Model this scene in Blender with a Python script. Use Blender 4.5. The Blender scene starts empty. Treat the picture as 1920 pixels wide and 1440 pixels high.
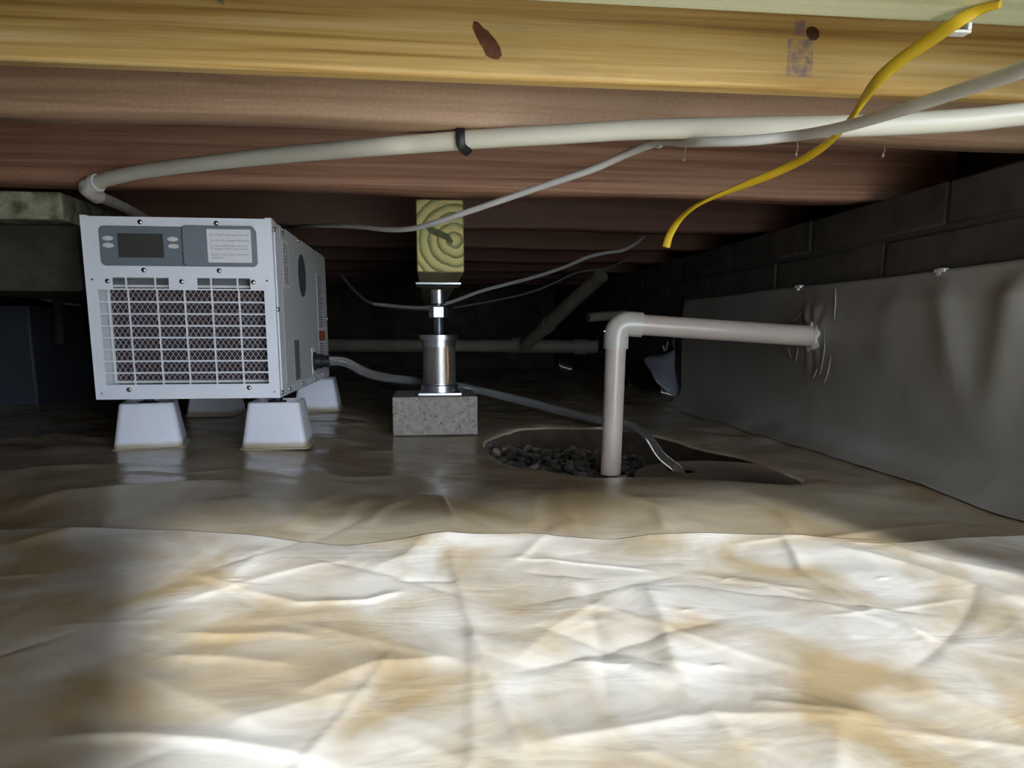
import bpy, bmesh, math, random
import numpy as np
from mathutils import Vector, Matrix, Euler
random.seed(7); np.random.seed(7)
scene = bpy.context.scene
COL = scene.collection
R = math.radians
# ------------------------------------------------------------------ camera
F_PX = 1335.0; PITCH = R(9.0); YAW = R(6.5); CAM_H = 0.24
PP_Y = 620.0 + F_PX * math.tan(PITCH)            # principal row of the (cropped) photograph
cam_d = bpy.data.cameras.new('camera'); cam = bpy.data.objects.new('camera', cam_d); COL.objects.link(cam)
cam_d.sensor_fit = 'HORIZONTAL'; cam_d.sensor_width = 36.0; cam_d.lens = 36.0 * F_PX / 1920.0
cam_d.shift_y = (PP_Y - 720.0) / 1920.0; cam_d.clip_start = 0.01
cam.location = (0, 0, CAM_H); cam.rotation_euler = (math.pi/2 - PITCH, 0, -YAW)
scene.camera = cam
# ------------------------------------------------------------------ light
world = bpy.data.worlds.new('sky'); scene.world = world; world.use_nodes = True
bg = world.node_tree.nodes['Background']; bg.inputs[0].default_value = (0.72, 0.83, 1.0, 1); bg.inputs[1].default_value = 10.5
sun_d = bpy.data.lights.new('sun', 'SUN'); sun = bpy.data.objects.new('sun', sun_d); COL.objects.link(sun)
sun_d.energy = 7.6; sun_d.angle = R(3.5); sun_d.color = (0.86, 0.93, 1.0)
sun.location = (0.4, -3, 2)
sun.rotation_euler = Vector((-0.325, 1.0, -0.364)).to_track_quat('-Z', 'Y').to_euler()
por_d = bpy.data.lights.new('hatch_portal', 'AREA'); por = bpy.data.objects.new('hatch_portal', por_d); COL.objects.link(por)
por_d.shape = 'RECTANGLE'; por_d.size = 1.03; por_d.size_y = 0.62; por_d.cycles.is_portal = True
por.location = (0.6725, -.81, 0.29); por.rotation_euler = (math.pi/2, 0, math.pi)
scene.view_settings.view_transform = 'Standard'; scene.view_settings.look = 'None'
scene.view_settings.gamma = 1.0; scene.view_settings.use_curve_mapping = False
scene.view_settings.exposure = 0.85

# ------------------------------------------------------------------ measuring helpers (photo survey -> metres)
def ray(px, py):
    u = (px - 960) / F_PX; v = (PP_Y - py) / F_PX
    hf = math.cos(PITCH) + v * math.sin(PITCH); z = -math.sin(PITCH) + v * math.cos(PITCH)
    return (u*math.cos(YAW) + hf*math.sin(YAW), -u*math.sin(YAW) + hf*math.cos(YAW), z, hf)
def at(px, py, d):                                  # point at horizontal distance d
    X, Y, z, h = ray(px, py); t = d / h
    return Vector((X*t, Y*t, CAM_H + z*t))
def gz(px, py, zz=0.0):                             # point on a level plane
    X, Y, z, h = ray(px, py); t = (zz - CAM_H) / z
    return Vector((X*t, Y*t, zz))
def gx(px, py, x):
    X, Y, z, h = ray(px, py); t = x / X
    return Vector((x, Y*t, CAM_H + z*t))
def gy(px, py, y):
    X, Y, z, h = ray(px, py); t = y / Y
    return Vector((X*t, y, CAM_H + z*t))

# ------------------------------------------------------------------ materials
def nt(name):
    m = bpy.data.materials.new(name); m.use_nodes = True
    t = m.node_tree; b = t.nodes['Principled BSDF']
    return m, t, b
def N(t, typ, **kw):
    n = t.nodes.new(typ)
    for k, v in kw.items(): setattr(n, k, v)
    return n
def coords(t, scale=(1, 1, 1), loc=(0, 0, 0), rot=(0, 0, 0)):
    c = N(t, 'ShaderNodeTexCoord'); mp = N(t, 'ShaderNodeMapping')
    mp.inputs['Scale'].default_value = scale; mp.inputs['Location'].default_value = loc; mp.inputs['Rotation'].default_value = rot
    t.links.new(c.outputs['Object'], mp.inputs[0]); return mp.outputs[0]
def noise(t, vec, scale=5, detail=4, rough=.55, dist=0):
    n = N(t, 'ShaderNodeTexNoise'); n.inputs['Scale'].default_value = scale; n.inputs['Detail'].default_value = detail
    n.inputs['Roughness'].default_value = rough; n.inputs['Distortion'].default_value = dist
    t.links.new(vec, n.inputs['Vector']); return n.outputs['Fac']
def ramp(t, fac, stops):
    r = N(t, 'ShaderNodeValToRGB'); e = r.color_ramp.elements
    while len(e) < len(stops): e.new(0.5)
    for i, (p, c) in enumerate(stops):
        e[i].position = p; e[i].color = (*c, 1) if len(c) == 3 else c
    t.links.new(fac, r.inputs[0]); return r.outputs[0]
def mix(t, fac, a, b, mode='MIX'):
    m = N(t, 'ShaderNodeMix', data_type='RGBA', blend_type=mode)
    for s, v in ((m.inputs[0], fac), (m.inputs[6], a), (m.inputs[7], b)):
        if hasattr(v, 'is_linked'): t.links.new(v, s)
        elif isinstance(v, (int, float)): s.default_value = v
        else: s.default_value = (*v, 1)
    return m.outputs[2]
def bump(t, b, h, strength=.3, dist=.002):
    n = N(t, 'ShaderNodeBump'); n.inputs['Strength'].default_value = strength; n.inputs['Distance'].default_value = dist
    t.links.new(h, n.inputs['Height']); t.links.new(n.outputs[0], b.inputs['Normal'])
def plain(name, c, rough=.5, metal=0.0, c2=None, scale=20, bstr=0, bscale=200, coat=0):
    m, t, b = nt(name)
    b.inputs['Roughness'].default_value = rough; b.inputs['Metallic'].default_value = metal
    if coat: b.inputs['Coat Weight'].default_value = coat
    v = coords(t)
    if c2 is None: c2 = tuple(x * .93 for x in c)
    col = ramp(t, noise(t, v, scale, 5), [(.35, c), (.65, c2)])
    t.links.new(col, b.inputs['Base Color'])
    if bstr: bump(t, b, noise(t, v, bscale, 4), bstr, .001)
    return m
def wood(name, stops, along=0, fine=34, blotch=None, rough=.7, seed=0, bstr=.35):
    m, t, b = nt(name); b.inputs['Roughness'].default_value = rough
    s = [fine, fine, fine]; s[along] = 1.1
    v = coords(t, tuple(s), (seed*3.1, seed*1.7, seed*2.3))
    n1 = noise(t, v, 1.0, 7, .62, .6)
    col = ramp(t, n1, stops)
    if blotch:
        s2 = [5, 5, 5]; s2[along] = 1.6
        v2 = coords(t, tuple(s2), (seed, seed*2.1, 0))
        n2 = noise(t, v2, 1.0, 5, .6, .3)
        f = ramp(t, n2, [(.48, (0, 0, 0)), (.68, (blotch[1],)*3)])
        col = mix(t, f, col, blotch[0])
    v3 = coords(t)
    col = mix(t, .22, col, ramp(t, noise(t, v3, 260, 3), [(.3, (.25, .2, .15)), (.7, (1, .95, .85))]), 'SOFT_LIGHT')
    t.links.new(col, b.inputs['Base Color'])
    bump(t, b, n1, bstr, .0015)
    return m
M = {}
def build_materials():
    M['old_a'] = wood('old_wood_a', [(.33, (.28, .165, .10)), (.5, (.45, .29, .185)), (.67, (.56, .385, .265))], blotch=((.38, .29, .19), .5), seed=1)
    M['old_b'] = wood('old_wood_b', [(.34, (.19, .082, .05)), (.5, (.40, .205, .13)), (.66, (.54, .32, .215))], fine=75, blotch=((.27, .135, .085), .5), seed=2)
    M['old_c'] = wood('old_wood_c', [(.25, (.085, .04, .028)), (.55, (.16, .078, .052)), (.8, (.22, .125, .085))], blotch=((.06, .038, .028), .8), seed=3)  # back joists: light falloff painted in as a darker wood
    M['sill'] = wood('old_wood_dark', [(.25, (.03, .024, .018)), (.6, (.07, .055, .04)), (.85, (.12, .10, .075))], along=1, seed=5)
    M['moss'] = plain('moss_wood', (.10, .10, .05), .9, c2=(.42, .42, .27), scale=34, bstr=.6, bscale=60)
    M['moss_dark'] = plain('moss_wood_dark', (.03, .03, .017), .9, c2=(.06, .06, .04), scale=18, bstr=.5, bscale=60)
    M['subfloor'] = plain('subfloor', (.12, .085, .055), .9, c2=(.19, .14, .09), scale=9)
    # new yellow pine
    m, t, b = nt('yellow_pine'); b.inputs['Roughness'].default_value = .55
    v = coords(t, (1.3, 70, 85)); n1 = noise(t, v, 1.0, 5, .6, .5)
    col = ramp(t, n1, [(.34, (.42, .235, .055)), (.43, (.64, .40, .12)), (.54, (.78, .54, .20)), (.66, (.85, .65, .33))])
    v2 = coords(t, (2.2, 9, 24)); f = ramp(t, noise(t, v2, 1.0, 5, .6, .4), [(.52, (0, 0, 0)), (.68, (.5,)*3)])
    col = mix(t, f, col, (.34, .29, .16))
    v4 = coords(t, (2.5, 4, 14), (4, 1, 2)); f = ramp(t, noise(t, v4, 1.0, 4, .6, .3), [(.55, (0, 0, 0)), (.7, (.55,)*3)])
    col = mix(t, f, col, (.42, .20, .04))
    # purple ink stamp on the face
    c = N(t, 'ShaderNodeTexCoord'); sx = N(t, 'ShaderNodeSeparateXYZ'); t.links.new(c.outputs['Object'], sx.inputs[0])
    def band(sock, lo, hi, t=t):
        a = N(t, 'ShaderNodeMath', operation='GREATER_THAN'); a.inputs[1].default_value = lo; t.links.new(sock, a.inputs[0])
        d = N(t, 'ShaderNodeMath', operation='LESS_THAN'); d.inputs[1].default_value = hi; t.links.new(sock, d.inputs[0])
        e = N(t, 'ShaderNodeMath', operation='MULTIPLY'); t.links.new(a.outputs[0], e.inputs[0]); t.links.new(d.outputs[0], e.inputs[1]); return e.outputs[0]
    M['_stamp'] = (m, t, b, col, sx, band, n1)
    M['pine'] = m
    M['treated'] = wood('treated_pine', [(.33, (.46, .46, .25)), (.5, (.66, .67, .42)), (.67, (.78, .77, .53))], fine=30, blotch=((.44, .50, .27), .5), seed=8, rough=.6)
    M['knot'] = plain('knot_wood', (.06, .02, .008), .6, c2=(.22, .085, .03), scale=60, bstr=.8, bscale=80)
    # 4x6 end grain
    m, t, b = nt('end_grain'); b.inputs['Roughness'].default_value = .8
    v = coords(t); w = N(t, 'ShaderNodeTexWave', wave_type='RINGS', rings_direction='Y', wave_profile='SAW'); w.inputs['Scale'].default_value = 19
    w.inputs['Distortion'].default_value = 2.6; w.inputs['Detail'].default_value = 3; w.inputs['Detail Scale'].default_value = 1.5
    mp = coords(t, (1, 1, 1), (-.026, 0, -.058)); t.links.new(mp, w.inputs['Vector'])
    col = ramp(t, w.outputs['Fac'], [(.0, (.52, .44, .19)), (.5, (.42, .36, .14)), (.75, (.20, .19, .06)), (.95, (.09, .10, .03)), (1, (.40, .35, .14))])
    f = ramp(t, noise(t, v, 28, 3), [(.5, (0, 0, 0)), (.7, (.55,)*3)]); col = mix(t, f, col, (.25, .36, .15))
    col = mix(t, .35, col, ramp(t, noise(t, v, 420, 2), [(.3, (.2, .18, .1)), (.7, (1, .95, .8))]), 'SOFT_LIGHT')
    t.links.new(col, b.inputs['Base Color']); bump(t, b, w.outputs['Fac'], .3, .001); M['end_grain'] = m
    M['beam_side'] = wood('beam_side', [(.25, (.20, .16, .085)), (.5, (.33, .27, .15)), (.75, (.42, .35, .2))], along=1, seed=4)
    M['crack'] = plain('crack', (.05, .05, .02), .9, c2=(.10, .12, .04), scale=60)
    # liner
    def liner(name, pale, mid, brown_tone, k, rough, scale):
        m, t, b = nt(name)
        v = coords(t); vs = coords(t, (scale, scale*.8, scale))
        f = ramp(t, noise(t, vs, 1.0, 4, .5, .7), [(.40, (0, 0, 0)), (.66, (k,)*3)])
        f2 = ramp(t, noise(t, v, 2.2, 4, .55), [(.35, (0, 0, 0)), (.7, (.55,)*3)])
        col = mix(t, f2, pale, mid); col = mix(t, f, col, brown_tone)  # random brown blotches over the pale and mid tones
        sp = ramp(t, noise(t, v, 230, 2), [(.72, (0, 0, 0)), (.76, (.5,)*3)])
        msk = ramp(t, noise(t, v, 5.0, 3), [(.56, (0, 0, 0)), (.62, (1, 1, 1))])
        col = mix(t, mix(t, 1.0, sp, msk, 'MULTIPLY'), col, (.42, .30, .16))
        t.links.new(col, b.inputs['Base Color'])
        b.inputs['Roughness'].default_value = rough; b.inputs['Specular IOR Level'].default_value = .5
        vb = coords(t, (9, 16, 9), (0, 0, 0), (0, 0, .5))
        bump(t, b, noise(t, vb, 1.0, 4, .5, .6), .35, .006)
        return m
    M['liner'] = liner('floor_liner', (.50, .43, .32), (.40, .31, .195), (.30, .21, .10), .85, .22, 5.0)
    M['liner_near'] = liner('near_liner', (.56, .525, .475), (.47, .405, .315), (.34, .24, .115), .9, .24, 8.5)
    M['liner_wall'] = liner('wall_liner', (.42, .40, .35), (.34, .32, .28), (.25, .21, .15), .5, .38, 4.0)
    M['liner_torn'] = plain('torn_liner', (.20, .205, .22), .45, c2=(.15, .155, .17), scale=12)
    M['liner_edge'] = plain('liner_edge', (.78, .76, .72), .4)
    M['soil'] = plain('soil', (.022, .016, .011), .95, c2=(.04, .03, .02), scale=30, bstr=.6)
    M['lid'] = plain('sump_lid', (.13, .075, .043), .8, c2=(.095, .055, .032), scale=8, bstr=.2)  # brown deepened to stand in for shade down in the pit
    for i, c in enumerate([(.05, .043, .037), (.08, .066, .055), (.03, .027, .024), (.24, .20, .16), (.11, .065, .045)]):  # stone tones lowered, pit shade put into their colour
        M['stone%d' % i] = plain('gravel_%d' % i, c, .85, c2=tuple(x*.7 for x in c), scale=60, bstr=.4)
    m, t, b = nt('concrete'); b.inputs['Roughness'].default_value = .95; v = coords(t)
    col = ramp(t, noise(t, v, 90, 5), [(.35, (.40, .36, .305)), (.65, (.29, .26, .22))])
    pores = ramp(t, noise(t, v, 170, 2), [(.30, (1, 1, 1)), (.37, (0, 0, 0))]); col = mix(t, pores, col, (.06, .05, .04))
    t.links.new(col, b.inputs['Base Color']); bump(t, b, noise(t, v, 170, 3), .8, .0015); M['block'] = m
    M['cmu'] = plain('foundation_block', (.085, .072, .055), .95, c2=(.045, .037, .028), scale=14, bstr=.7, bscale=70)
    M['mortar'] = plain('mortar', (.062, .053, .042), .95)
    M['hatch_wall'] = plain('hatch_wall', (.20, .17, .14), .95)
    M['gravel_yard'] = plain('pale_gravel_yard', (.55, .50, .42), .95, c2=(.45, .42, .35), scale=30)  # unseen yard, made pale to bounce daylight up onto the joists
    # dehumidifier
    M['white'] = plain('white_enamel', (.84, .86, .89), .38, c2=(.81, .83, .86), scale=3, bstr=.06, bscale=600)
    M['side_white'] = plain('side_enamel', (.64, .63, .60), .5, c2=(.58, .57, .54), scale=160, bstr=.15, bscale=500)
    M['panel'] = plain('grey_panel', (.175, .20, .225), .5, c2=(.16, .185, .21), scale=300)
    M['cover'] = plain('grey_cover', (.20, .225, .25), .45, c2=(.185, .21, .235), scale=300)
    M['screen'] = plain('lcd_screen', (.055, .055, .048), .25, c2=(.07, .068, .06), scale=5)
    M['button'] = plain('button', (.72, .72, .70), .5)
    M['sticker'] = plain('paper_label', (.82, .81, .80), .5)
    M['ink'] = plain('ink', (.16, .17, .19), .6)
    M['black'] = plain('black_rubber', (.012, .012, .013), .5)
    M['filter'] = plain('filter_pad', (.030, .022, .028), .95, c2=(.045, .034, .040), scale=90)
    M['filter_wire'] = plain('filter_wire', (.56, .50, .48), .42, .25)
    M['inner_metal'] = plain('inner_metal', (.30, .31, .31), .45, .6)
    M['zinc'] = plain('zinc', (.62, .64, .66), .25, 1.0)
    M['badge'] = plain('grey_badge', (.085, .085, .09), .5)
    M['red'] = plain('warning_red', (.46, .10, .05), .5)
    M['plate_grey'] = plain('rating_plate', (.22, .23, .22), .5, c2=(.12, .125, .12), scale=140)
    M['riser'] = plain('white_riser', (.85, .85, .90), .42, c2=(.81, .81, .85), scale=4)
    # riser turns tan near its foot
    m = M['riser']; t = m.node_tree; b = t.nodes['Principled BSDF']
    src = b.inputs['Base Color'].links[0].from_socket
    c = N(t, 'ShaderNodeTexCoord'); sx2 = N(t, 'ShaderNodeSeparateXYZ'); t.links.new(c.outputs['Object'], sx2.inputs[0])
    ad = N(t, 'ShaderNodeMath', operation='MULTIPLY_ADD'); ad.inputs[1].default_value = .006
    t.links.new(noise(t, c.outputs['Object'], 45, 3), ad.inputs[0]); t.links.new(sx2.outputs[2], ad.inputs[2])
    tan_base = ramp(t, ad.outputs[0], [(.013, (1, 1, 1)), (.018, (0, 0, 0))])
    t.links.new(mix(t, tan_base, src, (.46, .38, .26)), b.inputs['Base Color'])
    # jack
    M['chrome'] = plain('plated_steel', (.52, .54, .56), .32, 1.0, bstr=.04, bscale=60)
    m, t, b = nt('galvanised_tube'); b.inputs['Metallic'].default_value = .85; b.inputs['Roughness'].default_value = .42
    v = coords(t, (60, 60, 14))
    t.links.new(ramp(t, noise(t, v, 1, 5), [(.3, (.24, .225, .205)), (.7, (.40, .37, .33))]), b.inputs['Base Color']); bump(t, b, noise(t, v, 2, 3), .2, .001); M['galv'] = m
    M['weld'] = plain('brass_weld', (.72, .45, .20), .42, .8, c2=(.55, .32, .13), scale=90, bstr=1, bscale=120)
    # pipes and cables
    M['pvc'] = plain('pvc', (.62, .51, .42), .33, c2=(.57, .465, .38), scale=7)
    M['pvc_elbow'] = plain('pvc_elbow', (.62, .57, .48), .3)
    M['primer'] = plain('orange_primer', (.72, .33, .22), .5)
    M['pex'] = plain('pex', (.74, .71, .58), .38, c2=(.69, .66, .53), scale=5)
    M['pex_old'] = plain('pex_old', (.40, .37, .30), .6, c2=(.55, .53, .47), scale=60)
    M['yellow'] = plain('yellow_sheath', (.64, .43, .015), .45, c2=(.56, .36, .012), scale=12)
    M['nm_grey'] = plain('nm_cable', (.60, .585, .54), .45, c2=(.52, .505, .46), scale=25)
    M['wire_grey'] = plain('old_wire', (.30, .29, .27), .6)  # both wire greys lowered to paint in the dimness at the back
    M['wire_dark'] = plain('dark_wire', (.085, .085, .085), .6)
    M['drain'] = plain('drain_pipe', (.22, .19, .14), .6, c2=(.15, .13, .095), scale=9)  # beige darkened to stand in for light falloff
    M['clip_white'] = plain('white_clip', (.80, .80, .78), .4)
    M['web'] = plain('cobweb', (.42, .36, .29), .9)
    M['pier_wrap'] = plain('pier_wrap', (.075, .08, .095), .5, c2=(.055, .06, .07), scale=6)
    m, t, b = nt('clear_hose'); b.inputs['Base Color'].default_value = (.80, .80, .78, 1); b.inputs['Roughness'].default_value = .12
    b.inputs['Transmission Weight'].default_value = .82; b.inputs['IOR'].default_value = 1.3
    v = coords(t); t.links.new(ramp(t, noise(t, v, 14, 3), [(.3, (.62, .62, .60)), (.7, (.50, .50, .48))]), b.inputs['Base Color']); M['hose'] = m
build_materials()

# ------------------------------------------------------------------ mesh helpers
OFF = {}
class MB:
    def __init__(s): s.v = []; s.f = []
    def add(s, vs, fs):
        o = len(s.v); s.v += [Vector(a) for a in vs]; s.f += [tuple(i + o for i in f) for f in fs]; return s
    def box(s, a, b):
        (x0, y0, z0), (x1, y1, z1) = a, b
        return s.add([(x0,y0,z0),(x1,y0,z0),(x1,y1,z0),(x0,y1,z0),(x0,y0,z1),(x1,y0,z1),(x1,y1,z1),(x0,y1,z1)],
                     [(3,2,1,0),(4,5,6,7),(0,1,5,4),(1,2,6,5),(2,3,7,6),(3,0,4,7)])
    def rings(s, rings, cap=True, closed=True):
        n = len(rings[0]); o = len(s.v)
        for r in rings: s.v += [Vector(p) for p in r]
        for i in range(len(rings)-1):
            for j in range(n if closed else n-1):
                k = (j+1) % n; s.f.append((o+i*n+j, o+i*n+k, o+(i+1)*n+k, o+(i+1)*n+j))
        if cap:
            s.f.append(tuple(o+j for j in reversed(range(n)))); s.f.append(tuple(o+(len(rings)-1)*n+j for j in range(n)))
        return s
    def lathe(s, c, prof, n=28, axis='Z', cap=True):   # prof: [(radius, height)]
        c = Vector(c); rs = []
        for r, h in prof:
            ring = []
            for j in range(n):
                a = 2*math.pi*j/n; p = (r*math.cos(a), r*math.sin(a), h)
                if axis == 'X': p = (p[2], p[0], p[1])
                if axis == 'Y': p = (p[1], p[2], p[0])
                ring.append(c + Vector(p))
            rs.append(ring)
        return s.rings(rs, cap)
    def tube(s, pts, rad, n=12, smooth=6, flat=None, rads=None):
        P = spline(pts, smooth) if smooth else [Vector(p) for p in pts]
        m = len(P); up = None; rs = []
        for i, p in enumerate(P):
            t = (P[min(i+1, m-1)] - P[max(i-1, 0)]).normalized()
            if up is None:
                up = Vector((0, 0, 1)) if abs(t.z) < .9 else Vector((1, 0, 0))
            up = (up - t*up.dot(t)).normalized(); sd = t.cross(up)
            u = i / max(m-1, 1)
            r = rad if rads is None else np.interp(u, [q[0] for q in rads], [q[1] for q in rads])
            a_, b_ = (r, r)
            ang = 0
            if flat: a_, b_, ang = flat(u)
            ring = []
            for j in range(n):
                a = 2*math.pi*j/n; ca, sa = a_*math.cos(a), b_*math.sin(a)
                x, y = ca*math.cos(ang)-sa*math.sin(ang), ca*math.sin(ang)+sa*math.cos(ang)
                ring.append(p + sd*x + up*y)
            rs.append(ring)
        return s.rings(rs)
    def build(s, name, mat, parent=None, bevel=0, smooth=True, ang=40, origin=None, seg=2):
        vs = s.v
        if parent is not None: o = OFF.get(parent.name, Vector())
        elif origin is not None: o = Vector(origin)
        else:
            lo = [min(v[i] for v in vs) for i in range(3)]; hi = [max(v[i] for v in vs) for i in range(3)]
            o = Vector(((lo[0]+hi[0])/2, (lo[1]+hi[1])/2, lo[2]))
        me = bpy.data.meshes.new(name); me.from_pydata([v - o for v in vs], [], s.f); me.update()
        bm = bmesh.new(); bm.from_mesh(me); bmesh.ops.recalc_face_normals(bm, faces=bm.faces); bm.to_mesh(me); bm.free()
        if smooth:
            me.polygons.foreach_set('use_smooth', [True]*len(me.polygons)); me.set_sharp_from_angle(angle=R(ang))
        ob = bpy.data.objects.new(name, me); COL.objects.link(ob)
        ob.data.materials.append(M[mat] if isinstance(mat, str) else mat)
        if parent is not None:
            ob.parent = parent; OFF[ob.name] = o
        else: ob.location = o; OFF[ob.name] = o
        if bevel:
            md = ob.modifiers.new('bevel', 'BEVEL'); md.width = bevel; md.segments = seg; md.limit_method = 'ANGLE'; md.angle_limit = R(35)
        return ob
def spline(pts, k=6):
    P = [Vector(p) for p in pts]; out = []
    Q = [P[0]*2-P[1]] + P + [P[-1]*2-P[-2]]
    for i in range(1, len(Q)-2):
        a, b, c, d = Q[i-1:i+3]
        for j in range(k):
            t = j/k; out.append(.5*((2*b)+(c-a)*t+(2*a-5*b+4*c-d)*t*t+(3*b-a-3*c+d)*t**3))
    out.append(P[-1]); return out
def tag(o, label=None, cat=None, group=None, kind=None):
    if label: o['label'] = label
    if cat: o['category'] = cat
    if group: o['group'] = group
    if kind: o['kind'] = kind
    return o
def thing(name, loc, label, cat, group=None):
    o = bpy.data.objects.new(name, None); COL.objects.link(o); o.location = loc; o.empty_display_size = .05
    OFF[o.name] = Vector(loc); return tag(o, label, cat, group)
def B(a, b): return MB().box(a, b)
def child_copy(src, parent, loc, rot=None):
    c = src.copy(); COL.objects.link(c); c.parent = parent; c.location = loc
    if rot: c.rotation_euler = rot
    OFF[c.name] = OFF.get(src.name, Vector()); return c

# ------------------------------------------------------------------ smooth numpy noise
class VN:
    def __init__(s, seed, n=64):
        s.g = np.random.RandomState(seed).rand(n, n)*2-1; s.n = n
    def __call__(s, x, y):
        xi = np.floor(x).astype(int); yi = np.floor(y).astype(int); fx = x-xi; fy = y-yi
        fx = fx*fx*fx*(fx*(fx*6-15)+10); fy = fy*fy*fy*(fy*(fy*6-15)+10); n = s.n
        a = s.g[xi % n, yi % n]; b = s.g[(xi+1) % n, yi % n]; c = s.g[xi % n, (yi+1) % n]; d = s.g[(xi+1) % n, (yi+1) % n]
        return (a*(1-fx)+b*fx)*(1-fy) + (c*(1-fx)+d*fx)*fy
VA, VB, VC, VD, VE = [VN(s) for s in (3, 11, 23, 31, 47)]
def seg_dist(X, Y, pts):
    best = np.full(X.shape, 9.0); par = np.zeros(X.shape); side = np.zeros(X.shape)
    n = len(pts)-1
    for i in range(n):
        ax, ay = pts[i]; bx, by = pts[i+1]; dx, dy = bx-ax, by-ay; L = dx*dx+dy*dy+1e-12
        t = np.clip(((X-ax)*dx+(Y-ay)*dy)/L, 0, 1)
        d = np.hypot(X-ax-t*dx, Y-ay-t*dy); m = d < best
        best = np.where(m, d, best); par = np.where(m, (i+t)/n, par)
        side = np.where(m, np.sign((X-ax)*dy-(Y-ay)*dx), side)
    return best, par, side
def G(*pp): return [tuple(gz(px, py, .004)[:2]) for px, py in pp]
# creases seen in the sheet: (points, height, half-width)
CREASES = [
    (G((835,1000),(870,1130),(905,1250),(960,1370),(1000,1440)), .0035, .006),
    (G((835,1000),(800,1015),(760,1045),(690,1075)), .004, .014),
    (G((965,995),(1040,1060),(1085,1110)), .003, .008),
    (G((1210,1095),(1240,1160),(1275,1290)), .006, .012),
    (G((1060,1240),(1180,1250),(1275,1295),(1340,1350),(1400,1420)), .004, .007),
    (G((1110,1150),(1160,1210),(1270,1290)), .004, .010),
    (G((1460,1000),(1490,1040),(1500,1070),(1600,1130),(1700,1180),(1770,1228)), .004, .006),
    (G((1560,1025),(1700,1060),(1830,1100),(1940,1140)), .006, .010),
    (G((1640,1020),(1760,1050),(1930,1085)), .005, .012),
    (G((1390,1070),(1480,1130),(1620,1220),(1740,1300),(1920,1370)), .004, .014),
    (G((1290,1090),(1400,1150),(1560,1260),(1700,1340)), .0035, .013),
    (G((960,1410),(1130,1380),(1280,1350),(1500,1345),(1700,1365)), .003, .008),
    (G((960,1250),(1040,1180),(1140,1120)), .005, .018),
    (G((90,1385),(260,1385),(420,1400),(640,1440)), .004, .006),
    (G((370,1085),(420,1100),(470,1060),(500,1030)), .004, .012),
    (G((450,1110),(560,1135),(690,1130),(760,1110)), .0035, .006),
    (G((330,1190),(420,1195),(520,1190),(600,1200)), .003, .007),
    (G((300,1230),(430,1235),(560,1255)), .003, .008),
    (G((560,1310),(700,1250),(860,1240)), .004, .012),
    (G((420,1370),(560,1330),(700,1300)), .004, .016),
    (G((540,1000),(580,960),(640,930)), .004, .008),
    (G((760,925),(830,935),(860,985)), .005, .007),
    (G((690,985),(720,955),(760,940)), .0045, .008),
    (G((640,985),(660,955),(690,935)), .004, .008),
    (G((1010,985),(1000,960),(1010,930)), .004, .008),
    (G((1090,990),(1060,955),(1040,930)), .004, .008),
    (G((1180,940),(1230,955),(1250,990)), .006, .008),
    (G((1400,930),(1460,960),(1500,990)), .004, .008),
    (G((1500,1010),(1680,985),(1800,970)), .003, .006),
    (G((360,830),(520,890),(640,905),(800,890),(960,893)), .004, .012),
    (G((230,905),(330,915),(440,905),(560,915)), .004, .010),
    (G((0,985),(120,945),(280,935),(420,925)), .006, .020),
    (G((0,1040),(140,1010),(300,1000)), .005, .016),
    (G((0,838),(60,842),(110,828),(160,838),(200,842)), .013, .016),
    (G((0,915),(90,900),(190,895)), .007, .025),
    (G((0,790),(60,776),(130,788),(220,794)), .006, .012),
    (G((620,812),(680,800),(740,790)), .006, .016),
    (G((660,850),(760,842),(900,850)), .004, .018),
]
rc = random.Random(12)
for k in range(130):       # finer random folds across the foreground
    x0, y0 = rc.uniform(-.5, .72), rc.uniform(.15, .74); a = rc.gauss(-.75, .45) if rc.random() < .7 else rc.uniform(-1.5, 1.5); L = rc.uniform(.05, .26); bnd = rc.uniform(-.4, .4)
    pts = []
    for j in range(5): pts.append((x0, y0)); x0 += L/4*math.cos(a); y0 += L/4*math.sin(a); a += bnd/4
    CREASES.append((pts, rc.uniform(.0008, .0026)*rc.choice((1, 1, -1)), rc.uniform(.003, .008)))
POKES = [G(p)[0] for p in [(1368,1083),(1288,1145),(1345,1250),(1655,1085),(440,1095)]]
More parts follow.
